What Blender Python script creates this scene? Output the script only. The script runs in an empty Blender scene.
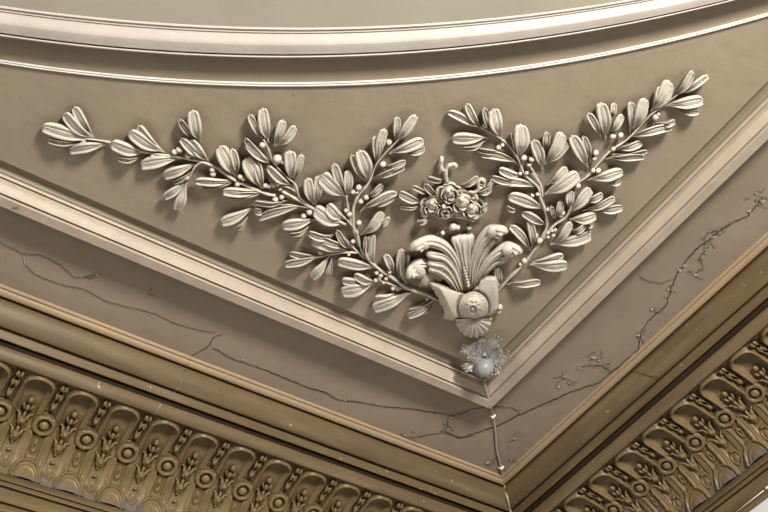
import bpy, bmesh, math, random
from mathutils import Vector, Matrix, noise
from mathutils.bvhtree import BVHTree
rnd = random.Random(7)
PI = math.pi
C = bpy.context.scene.collection

# ------------------------------------------------------------------ camera
F = 1063.07
RC = Matrix(((0.81824745, -0.56597589, -0.10070949),
             (-0.38277505, -0.6671098, 0.63909919),
             (-0.42889902, -0.4843922, -0.76250234)))      # world -> camera
KK = -0.18668                                               # wall corner at (m, m+KK)
Z0 = 1.6                                                    # eye height
EYE = Vector((0, 0, Z0))
RT = RC.transposed()
cam_d = bpy.data.cameras.new('camera'); cam = bpy.data.objects.new('camera', cam_d); C.objects.link(cam)
cam_d.sensor_width = 36; cam_d.lens = F * 36 / 768; cam_d.clip_start = 0.05
cam.matrix_world = Matrix.Translation(EYE) @ RT.to_4x4()
bpy.context.scene.camera = cam

def ray(px, py):
    return RT @ Vector(((px - 384) / F, -(py - 256) / F, -1.0))
def at(px, py, h=0.0, z=3.0):
    """point of the ceiling plane (h below it) that was measured at this pixel of the photograph"""
    w = ray(px, py); w *= (z - h) / w.z
    return w + EYE
def diag(px, py, off=0.0):
    w = ray(px, py); t = KK / (w.y - w.x)
    p = w * t + EYE
    return p

# ------------------------------------------------------------------ materials
def mat(name, col, rough=0.6, bump=0.0, bscale=30, var=0.12, vscale=4, stretch=None, ao=None, aodist=0.03, spec=0.3, metal=0.0, dust=None, spots=None):
    m = bpy.data.materials.new(name); m.use_nodes = True
    nt = m.node_tree; N = nt.nodes; Lk = nt.links
    b = N['Principled BSDF']; b.inputs['Roughness'].default_value = rough
    b.inputs['Specular IOR Level'].default_value = spec; b.inputs['Metallic'].default_value = metal
    tc = N.new('ShaderNodeTexCoord'); mp = N.new('ShaderNodeMapping')
    Lk.new(tc.outputs['Object'], mp.inputs['Vector'])
    if stretch: mp.inputs['Scale'].default_value = stretch
    n1 = N.new('ShaderNodeTexNoise'); n1.inputs['Scale'].default_value = vscale; n1.inputs['Detail'].default_value = 6
    Lk.new(mp.outputs[0], n1.inputs['Vector'])
    r = N.new('ShaderNodeValToRGB'); e = r.color_ramp.elements
    e[0].position = 0.3; e[1].position = 0.7
    e[0].color = (*[c * (1 - var) for c in col], 1); e[1].color = (*[min(1, c * (1 + var)) for c in col], 1)
    Lk.new(n1.outputs['Fac'], r.inputs['Fac']); out = r.outputs[0]
    def mix(fac, a, bcol):
        mx = N.new('ShaderNodeMix'); mx.data_type = 'RGBA'
        Lk.new(fac, mx.inputs['Factor']); Lk.new(a, mx.inputs[6]); mx.inputs[7].default_value = (*bcol, 1)
        return mx.outputs[2]
    def ramp(src, p0, p1, v0, v1):
        q = N.new('ShaderNodeMapRange'); q.inputs['From Min'].default_value = p0; q.inputs['From Max'].default_value = p1
        q.inputs['To Min'].default_value = v0; q.inputs['To Max'].default_value = v1
        Lk.new(src, q.inputs['Value']); return q.outputs[0]
    if dust:
        n3 = N.new('ShaderNodeTexNoise'); n3.inputs['Scale'].default_value = dust[0]; n3.inputs['Detail'].default_value = 8
        Lk.new(mp.outputs[0], n3.inputs['Vector'])
        out = mix(ramp(n3.outputs['Fac'], 0.5, 0.72, 0, dust[1]), out, dust[2])
    if spots:
        n4 = N.new('ShaderNodeTexNoise'); n4.inputs['Scale'].default_value = spots[0]; n4.inputs['Detail'].default_value = 3
        Lk.new(tc.outputs['Object'], n4.inputs['Vector'])
        out = mix(ramp(n4.outputs['Fac'], 0.70, 0.74, 0, spots[1]), out, spots[2])
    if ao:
        a = N.new('ShaderNodeAmbientOcclusion'); a.inputs['Distance'].default_value = aodist; a.samples = 6  # shade of creases and recesses painted into the base colour
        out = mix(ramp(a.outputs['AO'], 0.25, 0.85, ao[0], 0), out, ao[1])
    Lk.new(out, b.inputs['Base Color'])
    if bump:
        n2 = N.new('ShaderNodeTexNoise'); n2.inputs['Scale'].default_value = bscale; n2.inputs['Detail'].default_value = 5
        Lk.new(mp.outputs[0], n2.inputs['Vector'])
        bp = N.new('ShaderNodeBump'); bp.inputs['Strength'].default_value = bump; bp.inputs['Distance'].default_value = 0.01
        Lk.new(n2.outputs['Fac'], bp.inputs['Height']); Lk.new(bp.outputs[0], b.inputs['Normal'])
    return m

BEIGE = (0.335, 0.28, 0.206)
M = {}
M['panel'] = mat('painted_ceiling', BEIGE, 0.55, 0.3, 16, 0.05, 3, dust=(9, 0.12, (0.30, 0.26, 0.19)), spots=(60, 0.5, (0.16, 0.12, 0.07)))
M['inner'] = mat('painted_inner_ceiling', (0.39, 0.36, 0.29), 0.55, 0.14, 16, 0.05, 3)
M['ring'] = mat('ring_paint', (0.44, 0.395, 0.35), 0.45, 0.10, 60, 0.06, 10)
M['white_bead'] = mat('white_bead_paint', (0.56, 0.55, 0.50), 0.45, 0.10, 60, 0.06, 10)
M['frame'] = mat('frame_paint', (0.45, 0.375, 0.30), 0.45, 0.10, 60, 0.07, 10, dust=(25, 0.25, (0.36, 0.30, 0.24)))
M['cove'] = mat('recess_paint', (0.30, 0.25, 0.182), 0.5, 0.06, 40, 0.05, 10, ao=(0.8, (0.13, 0.095, 0.045)), aodist=0.05)  # ao deepens the shade beside the step through the colour
M['band'] = mat('border_paint', (0.325, 0.266, 0.20), 0.5, 0.25, 14, 0.06, 4, dust=(12, 0.2, (0.36, 0.32, 0.27)), ao=(0.75, (0.13, 0.095, 0.045)), aodist=0.15)  # wide ao paints the soft shade next to the frame
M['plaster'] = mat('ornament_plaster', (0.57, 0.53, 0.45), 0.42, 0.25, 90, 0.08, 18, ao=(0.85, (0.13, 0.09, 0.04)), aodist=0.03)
for s, st in (('l', (0.12, 1, 1)), ('r', (1, 0.12, 1))):
    M['bead' + s] = mat('bead_paint_' + s, (0.37, 0.275, 0.175), 0.45, 0.12, 60, 0.10, 14, st)
    M['torus' + s] = mat('gilt_brown_' + s, (0.160, 0.115, 0.062), 0.42, 0.10, 50, 0.16, 16, st, dust=(22, 0.6, (0.25, 0.19, 0.115)), spots=(38, 0.6, (0.5, 0.45, 0.36)))
    M['low' + s] = mat('gilt_fillet_' + s, (0.16, 0.115, 0.061), 0.42, 0.10, 60, 0.2, 20, st, dust=(30, 0.5, (0.24, 0.172, 0.09)))
M['dark'] = mat('dark_groove', (0.05, 0.034, 0.018), 0.7, 0, var=0.2)  # near-black colour carries the shade of the deep gap
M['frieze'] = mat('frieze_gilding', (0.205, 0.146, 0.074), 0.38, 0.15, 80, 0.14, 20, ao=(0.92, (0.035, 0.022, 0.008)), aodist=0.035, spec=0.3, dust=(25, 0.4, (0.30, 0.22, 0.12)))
_nt = M['frieze'].node_tree; _b = _nt.nodes['Principled BSDF']; _src = _b.inputs['Base Color'].links[0].from_socket
_g = _nt.nodes.new('ShaderNodeNewGeometry'); _s = _nt.nodes.new('ShaderNodeSeparateXYZ'); _nt.links.new(_g.outputs['Position'], _s.inputs[0])
_n = _nt.nodes.new('ShaderNodeTexNoise'); _n.inputs['Scale'].default_value = 9; _n.inputs['Detail'].default_value = 8; _nt.links.new(_g.outputs['Position'], _n.inputs['Vector'])
_m1 = _nt.nodes.new('ShaderNodeMath'); _m1.operation = 'MULTIPLY_ADD'; _m1.inputs[1].default_value = 0.13; _nt.links.new(_n.outputs['Fac'], _m1.inputs[0]); _nt.links.new(_s.outputs['Z'], _m1.inputs[2])
_r = _nt.nodes.new('ShaderNodeMapRange'); _r.inputs['From Min'].default_value = 4.205; _r.inputs['From Max'].default_value = 4.18; _r.inputs['To Min'].default_value = 0; _r.inputs['To Max'].default_value = 0.85
_nt.links.new(_m1.outputs[0], _r.inputs['Value'])
_x = _nt.nodes.new('ShaderNodeMix'); _x.data_type = 'RGBA'; _nt.links.new(_r.outputs[0], _x.inputs['Factor']); _nt.links.new(_src, _x.inputs[6]); _x.inputs[7].default_value = (0.17, 0.15, 0.135, 1)
_nt.links.new(_x.outputs[2], _b.inputs['Base Color'])
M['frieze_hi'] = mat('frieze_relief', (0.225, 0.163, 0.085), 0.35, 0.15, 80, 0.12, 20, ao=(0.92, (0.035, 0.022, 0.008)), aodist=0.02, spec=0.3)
M['soot'] = mat('grey_dust', (0.15, 0.14, 0.13), 0.9, 0.3, 60, 0.4, 30)
M['crack'] = mat('crack_dark', (0.07, 0.052, 0.032), 0.9, 0)
M['flake'] = mat('paint_flake', (0.40, 0.36, 0.30), 0.6, 0.3, 60, 0.2, 40)
M['wall'] = mat('pale_wall', (0.62, 0.63, 0.64), 0.6, 0.05, 20, 0.03, 4)
M['cable'] = mat('cable_sleeve', (0.42, 0.37, 0.30), 0.35, 0, var=0.1, spec=0.5)
M['clip'] = mat('white_clip', (0.8, 0.78, 0.74), 0.35, 0, var=0.05, spec=0.5)
def glass(name, col, rough, trans, alpha=1.0, emit=0):
    m = bpy.data.materials.new(name); m.use_nodes = True; b = m.node_tree.nodes['Principled BSDF']
    b.inputs['Base Color'].default_value = (*col, 1); b.inputs['Roughness'].default_value = rough
    b.inputs['Transmission Weight'].default_value = trans; b.inputs['IOR'].default_value = 1.45
    n = m.node_tree.nodes.new('ShaderNodeTexNoise'); n.inputs['Scale'].default_value = 60
    bp = m.node_tree.nodes.new('ShaderNodeBump'); bp.inputs['Strength'].default_value = 0.2; bp.inputs['Distance'].default_value = 0.003
    m.node_tree.links.new(n.outputs['Fac'], bp.inputs['Height']); m.node_tree.links.new(bp.outputs[0], b.inputs['Normal'])
    return m
M['glass'] = glass('frosted_glass', (0.66, 0.65, 0.62), 0.2, 0.7)
M['bulb'] = glass('opal_bulb', (0.36, 0.37, 0.375), 0.12, 0.2)

# ------------------------------------------------------------------ helpers
def link(name, bm, m, parent=None, smooth=True, origin=None):
    me = bpy.data.meshes.new(name)
    bmesh.ops.recalc_face_normals(bm, faces=bm.faces)
    if origin is not None:
        for v in bm.verts: v.co -= origin
    bm.to_mesh(me); bm.free()
    for mm in (m if isinstance(m, (list, tuple)) else [m]): me.materials.append(mm)
    if smooth: me.polygons.foreach_set('use_smooth', [True] * len(me.polygons))
    o = bpy.data.objects.new(name, me); C.objects.link(o)
    if origin is not None: o.location = origin
    if parent: 
        o.parent = parent
        o.matrix_parent_inverse = parent.matrix_basis.inverted()
    return o
def struct(o, label=None):
    o['kind'] = 'structure'
    if label: o['label'] = label
    return o
def thing(name, label, cat, loc, group=None):
    o = bpy.data.objects.new(name, None); C.objects.link(o); o.location = loc; o.empty_display_size = 0.05
    o['label'] = label; o['category'] = cat
    if group: o['group'] = group
    return o
def loft(rails, name, m, parent=None, matidx=None, smooth=True, sharp=None):
    bm = bmesh.new(); V = [[bm.verts.new(p) for p in r] for r in rails]
    for i in range(len(V) - 1):
        for j in range(len(V[i]) - 1):
            f = bm.faces.new((V[i][j], V[i][j + 1], V[i + 1][j + 1], V[i + 1][j]))
            if matidx: f.material_index = matidx[i]
    o = link(name, bm, m, parent, smooth)
    if smooth:
        # sharp edges by angle
        me = o.data
        bm = bmesh.new(); bm.from_mesh(me)
        for e in bm.edges:
            if len(e.link_faces) == 2 and e.calc_face_angle(0) > math.radians(32): e.smooth = False
        bm.to_mesh(me); bm.free()
    return o
def tube(bm, pts, rad, seg=8, squash=1.0, cap=True):
    """swept tube along pts with radius list, appended to bm"""
    n = len(pts); rings = []
    if not isinstance(rad, (list, tuple)): rad = [rad] * n
    up0 = Vector((0, 0, 1))
    for i, p in enumerate(pts):
        t = (pts[min(i + 1, n - 1)] - pts[max(i - 1, 0)]).normalized()
        s = t.cross(up0)
        if s.length < 1e-3: s = t.cross(Vector((0, 1, 0)))
        s.normalize(); u = s.cross(t)
        rings.append([bm.verts.new(p + s * (rad[i] * math.cos(a)) + u * (rad[i] * squash * math.sin(a)))
                      for a in (2 * PI * k / seg for k in range(seg))])
    for a, b in zip(rings, rings[1:]):
        for k in range(seg): bm.faces.new((a[k], a[(k + 1) % seg], b[(k + 1) % seg], b[k]))
    if cap: bm.faces.new(rings[0]); bm.faces.new(rings[-1][::-1])
def smoothpts(P, n=6):
    if len(P) < 3:
        return [P[0].lerp(P[-1], i / n) for i in range(n + 1)]
    out = []
    Q = [P[0] * 2 - P[1]] + P + [P[-1] * 2 - P[-2]]
    for i in range(1, len(Q) - 2):
        for k in range(n):
            t = k / n; a, b, c, d = Q[i - 1], Q[i], Q[i + 1], Q[i + 2]
            out.append(0.5 * ((2 * b) + (c - a) * t + (2 * a - 5 * b + 4 * c - d) * t * t + (3 * b - a - 3 * c + d) * t ** 3))
    out.append(P[-1]); return out
def ball(bm, c, r, sx=1, sy=1, sz=1, seg=10, rings=7, R=None):
    mt = Matrix.Translation(c) @ (R.to_4x4() if R else Matrix()) @ Matrix.Diagonal((r * sx, r * sy, r * sz, 1))
    bmesh.ops.create_uvsphere(bm, u_segments=seg, v_segments=rings, radius=1, matrix=mt)

# ------------------------------------------------------------------ ceiling: ring and spandrel
CA1 = ((-1.95023765, -3.40474807), 5.50126)
CA2 = ((-1.70770776, -2.96262769), 5.08871)
CA4 = ((-1.47639092, -2.61130757), 4.77504)
CO = Vector((-1.6, -2.9))
def hitc(th, c):
    d = Vector((math.cos(th), math.sin(th))); o = CO - Vector(c[0]); b = o.dot(d); cc = o.dot(o) - c[1] ** 2
    return CO + d * (-b + math.sqrt(b * b - cc))
TH = [math.radians(a) for a in (38 + (88 - 38) * i / 140 for i in range(141))]
P1M = 2.388
XR, YL = P1M, P1M + KK
def railc(kind, t, z):
    out = []
    for th in TH:
        a = hitc(th, CA1); b = hitc(th, CA2); c = hitc(th, CA4)
        p = a.lerp(b, t) if kind == 0 else b.lerp(c, t)
        p = p * (z / 3.0)                      # keep the measured sight line for a different height
        out.append(Vector((min(p.x, XR - 0.001), min(p.y, YL - 0.001), z + Z0)))
    return out
# profile of the ring, from the flat inside outwards
ringp = [(0, -.06, 3.0), (0, -.05, 2.999), (0, .02, 2.9935), (0, .05, 2.994), (0, .07, 2.997), (0, .10, 2.996), (0, .14, 2.992), (0, .165, 2.993), (0, .18, 2.9945),
         (0, .30, 2.9875), (0, .45, 2.978), (0, .60, 2.9705), (0, .62, 2.970), (0, .8, 2.9695), (0, .965, 2.969), (0, .97, 2.982), (0, 1.02, 2.982),
         (0, 1.025, 2.969), (0, 1.08, 2.9655), (0, 1.12, 2.9675)]
ring = loft([railc(*p) for p in ringp], 'trim_1', M['ring'])
struct(ring, 'large curved ceiling moulding sweeping across the top of the photo')
recp = [(0, 1.12, 2.9675), (0, 1.12, 3.003), (1, .40, 3.004), (1, .60, 3.004), (1, .80, 3.003), (1, .92, 3.0)]
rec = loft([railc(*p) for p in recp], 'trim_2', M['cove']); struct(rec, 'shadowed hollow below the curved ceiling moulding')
lipp = [(1, .92, 3.0), (1, .96, 2.9955), (1, .985, 2.9945), (1, .995, 2.9965), (1, 1.005, 2.9965), (1, 1.05, 2.993), (1, 1.07, 2.9935), (1, 1.08, 3.0)]
lip = loft([railc(*p) for p in lipp], 'trim_3', M['white_bead']); struct(lip, 'thin white double bead along the upper edge of the ornamented panel')

# ceiling panel between the thin bead and the straight frame, plus the flat inside the ring
bm = bmesh.new()
inner = railc(1, 1.075, 3.0)
rows = []
for th, p in zip(TH, inner):
    d = Vector((math.cos(th), math.sin(th)))
    t = min((XR - CO.x) / max(d.x, 1e-6), (YL - CO.y) / max(d.y, 1e-6)); q = CO + d * t
    q = Vector((q.x, q.y, 3.0 + Z0))
    rows.append([p.lerp(q, k / 8) for k in range(9)])
cth = math.atan2(YL - CO.y, XR - CO.x)
# put the row nearest the corner exactly in it
ci = min(range(len(TH)), key=lambda i: abs(TH[i] - cth))
q = Vector((XR, YL, 3.0 + Z0)); rows[ci] = [inner[ci].lerp(q, k / 8) for k in range(9)]
V = [[bm.verts.new(p) for p in r] for r in rows]
for i in range(len(V) - 1):
    for j in range(8): bm.faces.new((V[i][j], V[i + 1][j], V[i + 1][j + 1], V[i][j + 1]))
panel = struct(link('ceiling', bm, M['panel']), 'beige spandrel panel carrying the plaster sprays')
bm = bmesh.new()
a = railc(0, -.06, 3.0)
VV = [bm.verts.new(p) for p in a]; WW = [bm.verts.new(Vector((p.x - 3.2, p.y - 3.2, p.z))) for p in a]
for i in range(len(a) - 1): bm.faces.new((VV[i], VV[i + 1], WW[i + 1], WW[i]))
inn = struct(link('ceiling', bm, M['inner']), 'plain beige ceiling field inside the curved moulding')
bm = bmesh.new(); bmesh.ops.create_cube(bm, size=1, matrix=Matrix.Translation((0.3, 0.2, 3.16 + Z0)) @ Matrix.Diagonal((7.0, 7.0, 0.12, 1)))
struct(link('ceiling', bm, M['panel'], smooth=False), 'ceiling slab above the mouldings')

# ------------------------------------------------------------------ straight mouldings
START = -3.0
def side_rails(prof, side):
    out = []
    n = 60
    for m, z in prof:
        c = Vector((m, m + KK, z + Z0)); e = c.copy()
        if side == 'l': e.x = START
        else: e.y = START
        out.append([c.lerp(e, k / n) for k in range(n + 1)])
    return out
def arc(p0, p1, b, n=8, sgn=-1):
    """bulged run from p0 to p1 (m,z); positive b swells toward the room"""
    dx, dz = p1[0] - p0[0], p1[1] - p0[1]; l = math.hypot(dx, dz)
    nx, nz = dz / l, -dx / l
    if nx + nz > 0: nx, nz = -nx, -nz
    out = []
    for i in range(n + 1):
        t = 0.5 - 0.5 * math.cos(PI * i / n); o = b * math.sqrt(max(0, 1 - (2 * t - 1) ** 2))
        out.append((p0[0] + dx * t + nx * o, p0[1] + dz * t + nz * o))
    return out
SECT = []   # (key, prof, material key, label)
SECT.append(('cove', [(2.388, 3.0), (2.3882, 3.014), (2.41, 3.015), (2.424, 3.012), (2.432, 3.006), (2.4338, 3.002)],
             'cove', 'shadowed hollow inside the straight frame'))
SECT.append(('frame', arc((2.4325, 2.991), (2.4375, 2.983), 0.0022, 5) + [(2.4385, 3.02), (2.443, 3.02)] + arc((2.4455, 2.9675), (2.4650, 2.9385), -0.0012, 6)[0:] +
             [(2.467, 2.97), (2.4735, 2.97)] + [(2.4748, 2.9345), (2.4756, 2.9320), (2.48, 2.9318), (2.5115, 2.9310), (2.5127, 2.990), (2.515, 2.990)], 'frame', 'projecting painted frame'))
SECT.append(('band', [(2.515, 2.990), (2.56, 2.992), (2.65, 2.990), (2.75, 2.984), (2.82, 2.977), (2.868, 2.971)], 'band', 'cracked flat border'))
SECT.append(('bead', [(2.868, 2.971)] + arc((2.869, 2.966), (2.878, 2.961), 0.003, 5) + [(2.879, 2.963), (2.881, 2.959)] + arc((2.881, 2.959), (2.902, 2.948), 0.005, 8) + [(2.905, 2.98), (2.916, 2.98)], 'bead', 'tan double bead'))
SECT.append(('torus', [(2.916, 2.98)] + arc((2.916, 2.950), (2.9695, 2.8715), 0.012, 14) + [(2.985, 2.885), (2.985, 2.872), (2.9775, 2.8665), (2.979, 2.862), (2.984, 2.853), (2.989, 2.8395), (2.992, 2.838)], 'torus', 'brown rounded cornice roll'))
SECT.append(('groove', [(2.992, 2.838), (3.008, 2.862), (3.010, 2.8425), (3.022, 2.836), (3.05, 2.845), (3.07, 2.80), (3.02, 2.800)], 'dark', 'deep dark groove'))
SECT.append(('roll', [(3.02, 2.80), (2.936, 2.7515)] + arc((2.935, 2.7495), (2.9605, 2.7075), 0.010, 12) + [(2.968, 2.712), (2.98, 2.72)], 'torus', 'slender brown roll above the frieze'))
LOW = [(3.215, 2.455)] + arc((3.196, 2.443), (3.176, 2.401), 0.005, 7) + [(3.195, 2.405), (3.195, 2.390)] + \
      arc((3.176, 2.3955), (3.171, 2.375), 0.003, 6) + [(3.19, 2.378), (3.19, 2.360), (3.173, 2.3665), (3.172, 2.340), (3.172, 2.312), (3.192, 2.318), (3.192, 2.298)] + \
      arc((3.173, 2.304), (3.171, 2.276), 0.003, 5) + [(3.182, 2.277)]
LOW = [(m * 1.02, z * 1.02) for m, z in LOW]
SECT.append(('low', LOW, 'low', 'stepped brown fillets below the frieze'))
tn = 3; targets = []
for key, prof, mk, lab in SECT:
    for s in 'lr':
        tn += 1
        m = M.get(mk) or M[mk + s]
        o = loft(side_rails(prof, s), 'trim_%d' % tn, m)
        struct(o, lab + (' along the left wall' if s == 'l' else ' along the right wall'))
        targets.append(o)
for s, nm in (('l', 'wall_left'), ('r', 'wall_right')):
    o = loft(side_rails([(3.32, 2.9), (3.32, 2.324), (3.2446, 2.3225), (3.2446, 0.5), (3.2446, -1.6)], s), nm, M['wall'], smooth=False); struct(o)
# ------------------------------------------------------------------ frieze
FT, FB = (2.963, 2.7115), (3.275, 2.5015)
NB_ = [(0, 0), (.345, .256), (.52, .424), (.75, .66), (.855, .79), (1, 1)]
def cove(b):
    """point and outward normal (toward the room) of the frieze section, b 0 top..1 bottom"""
    for (x0, y0), (x1, y1) in zip(NB_, NB_[1:]):
        if b <= x1 or x1 == 1: a = (y0 + (y1 - y0) * (b - x0) / (x1 - x0)) * PI / 2; break
    A, B = FB[0] - FT[0], FT[1] - FB[1]
    bulge = 0.0
    m = FT[0] + A * math.sin(a); z = FB[1] + B * math.cos(a)
    nx, nz = -B * math.sin(a), -A * math.cos(a); l = math.hypot(nx, nz)
    return m, z, nx / l, nz / l
PER = 0.164
_Y = [0.0]
for _i in range(200):
    p0, p1 = cove(_i / 200), cove((_i + 1) / 200); _Y.append(_Y[-1] + math.hypot(p1[0] - p0[0], p1[1] - p0[1]) / PER)
def YB(b):
    b = max(0, min(1, b)) * 200; i = min(199, int(b)); return _Y[i] + (_Y[i + 1] - _Y[i]) * (b - i)
def fpos(side, s, b, h):
    m, z, nx, nz = cove(b); m += nx * h; z += nz * h
    return Vector((s, m + KK, z + Z0)) if side == 'l' else Vector((m, s, z + Z0))
def sst(x, a, b):
    t = max(0, min(1, (x - a) / (b - a))); return t * t * (3 - 2 * t)
YT, YR, YBOT = YB(.03), YB(.52), YB(1)
def gs(x, w): return math.exp(-(x / w) ** 2)
def cell_height(a, b):
    """relief of one period: a in -.5..+.5 across (0 = centre of the tongue), b 0..1 down; distances in periods"""
    y = YB(b); x = abs(a); ar = 0.5 - x
    hw = 0.35; r = 0.325
    qx, qy = x - (hw - r), (YT + r) - y
    d = r - math.hypot(max(qx, 0), max(qy, 0)) - min(max(qx, qy), 0)
    low = sst(b, 0.42, 0.62)
    h = 0.0095 * gs(d - 0.03, 0.026) * (1 - 0.45 * low)
    h += 0.0045 * gs(d - 0.105, 0.020) * sst(b, .12, .3) * (1 - 0.4 * low)
    h -= 0.020 * sst(d, 0.05, 0.17) * (1 - low) * (1 - 0.35 * sst(b, .2, .42))
    h -= 0.006 * low * (1 - sst(x, 0.12, 0.17))
    if d < 0: h -= 0.014 * sst(-d, 0.0, 0.04) * (1 - 0.6 * low)
    rr = math.hypot(ar, y - YR)
    k = sst(rr, 0.22, 0.27)
    h = h * k + (1 - k) * 0.002
    h += 0.0075 * (sst(rr, .148, .165) - sst(rr, .235, .26)) - 0.005 * (1 - sst(rr, .12, .16)) - 0.004 * gs(rr - .275, .02)
    if b > 0.58:
        g = sst(b, 0.60, 0.64)
        h += 0.006 * g * gs(ar - 0.145, 0.018)
        h += 0.007 * gs(y - YB(.625), 0.03) * (1 - sst(ar, .06, .08))
        tr = math.hypot(ar / 0.075, (y - YB(.72)) / 0.17)
        h += 0.006 * (1 - sst(tr, 0.75, 1.05)) - 0.006 * (1 - sst(tr, 0.15, 0.5))
    da = math.hypot(ar / 0.33, (YBOT + 0.02 - y) / (YBOT + 0.02 - YB(.83)))
    if da < 1.1:
        h = h * sst(da, .95, 1.08)
    h += 0.009 * gs(da - 1.0, 0.07) + 0.010 * (1 - sst(da, 0.2, 0.97)) + 0.004 * gs(da - 0.70, 0.06)
    db = math.hypot(a / 0.125, (y - YB(.865)) / 0.20)
    h += 0.008 * gs(db - 0.95, 0.12) + 0.009 * (1 - sst(db, 0, 0.85)) - 0.003 * gs(a, .015) * (1 - sst(db, .6, .9))
    return h
def tongue_mesh(side, period=PER):
    NA, NB = 60, 132
    bm = bmesh.new(); V = []
    for i in range(NB + 1):
        b = i / NB
        V.append([bm.verts.new(fpos(side, (j / NA - 0.5) * period, b, cell_height(j / NA - 0.5, b) + 0.004)) for j in range(NA + 1)])
    for i in range(NB):
        for j in range(NA):
            bm.faces.new((V[i][j], V[i][j + 1], V[i + 1][j + 1], V[i + 1][j]))
    return bm
def fframe(side, s, b, h):
    p = fpos(side, s, b, h); t = (fpos(side, s, b + 0.01, h) - fpos(side, s, b - 0.01, h)).normalized()
    n = (fpos(side, s, b, h + 0.01) - p).normalized(); u = n.cross(t)
    return p, Matrix((u, t, n)).transposed()
def husk_mesh(side):
    """ear of buds and bell flowers down the middle of the tongue"""
    bm = bmesh.new(); P = PER
    def blob(a, b, r, sx, sy, sz, rot=0, h=0.002):
        p, R = fframe(side, a * P, b, h)
        ball(bm, p, r, sx, sy, sz, 12, 8, R @ Matrix.Rotation(rot * (1 if side == 'r' else -1), 3, 'Z'))
    blob(0, 0.345, 0.0115, .85, 1.15, .9, 0, 0.0)
    blob(0, .415, .011, .8, 1.3, 1, 0, .002)
    for k in (-1, 1): blob(0.085 * k, 0.405, 0.0075, .65, 1.9, .9, -0.45 * k, 0.003)
    for b0, q in ((0.515, 1.15), (0.655, 1.2)):
        blob(0, b0 + .018, 0.0150 * q, .95, 1.35, .85, 0, .002)
        for k in (-1, 1):
            blob(0.070 * k * q, b0 - 0.012, 0.0088 * q, .75, 1.9, .95, -0.34 * k, 0.005); blob(0.118 * k * q, b0 - 0.050, 0.0048 * q, .8, 2.0, .9, -0.95 * k, 0.006)
        blob(0, b0 - 0.035, 0.008 * q, .7, 1.7, .9, 0, 0.008)
        blob(0, b0 + 0.02, 0.007 * q, 1, 1, 1, 0, 0.014)
        blob(0, b0 + 0.078, 0.006, 1, 1, 1, 0, 0.004)
    blob(0, 0.80, 0.0065, 1.2, 1, 1, 0, .004)
    return bm
def boss_mesh(side):
    bm = bmesh.new(); p, R = fframe(side, PER / 2, 0.52, 0.001)
    ball(bm, p, 0.0195, 1, 1, .8, 18, 12, R)
    return bm
def drop_mesh(side):
    """knotted ribbon drop hanging between two tongue heads"""
    bm = bmesh.new()
    for sg in (-1, 1):
        P = [fpos(side, PER / 2 + PER * sg * (0.034 + 0.018 * math.sin(PI * t) + 0.008 * math.sin(6 * PI * t)), 0.05 + 0.29 * t, 0.001 + 0.004 * math.sin(PI * 4 * t)) for t in [i / 14 for i in range(15)]]
        Q = smoothpts(P, 3)
        tube(bm, Q, [0.0046 + 0.0020 * math.sin(PI * 5 * i / len(Q)) for i in range(len(Q))], 8)
    for b0, r in ((.10, .006), (.19, .007), (.345, .0085)):
        p, R = fframe(side, PER / 2, b0, 0.003); ball(bm, p, r, 1, 1.4, .9, 10, 7, R)
    return bm
def build_frieze(side, phase, n, label, period=PER):
    root = thing('plaster_frieze', label, 'frieze', (0, 0, 0))
    proto = None
    for i in range(n):
        s = phase - i * period
        if proto is None:
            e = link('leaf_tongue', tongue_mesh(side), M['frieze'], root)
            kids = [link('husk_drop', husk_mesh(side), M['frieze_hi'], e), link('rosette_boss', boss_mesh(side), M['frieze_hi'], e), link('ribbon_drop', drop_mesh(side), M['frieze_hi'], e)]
            proto = (e, kids)
        else:
            e = proto[0].copy(); C.objects.link(e); e.parent = root
            for kd in proto[1]:
                c = kd.copy(); C.objects.link(c); c.parent = e
        e.location = (s, 0, 0) if side == 'l' else (0, s, 0)
    # mitre end piece and backing
    return root
FR = {}
PH_L, PH_R = 0.795 + 12 * PER, 1.786 + 5 * PER
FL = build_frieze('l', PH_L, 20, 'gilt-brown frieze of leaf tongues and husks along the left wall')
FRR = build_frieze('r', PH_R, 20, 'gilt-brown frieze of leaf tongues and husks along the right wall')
for s in 'lr':
    back = [(cove(b)[0] + .022, cove(b)[1] + .022) for b in [i / 10 for i in range(11)]]
    o = loft(side_rails(back, s), 'backing', M['frieze'], FL if s == 'l' else FRR)

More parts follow.
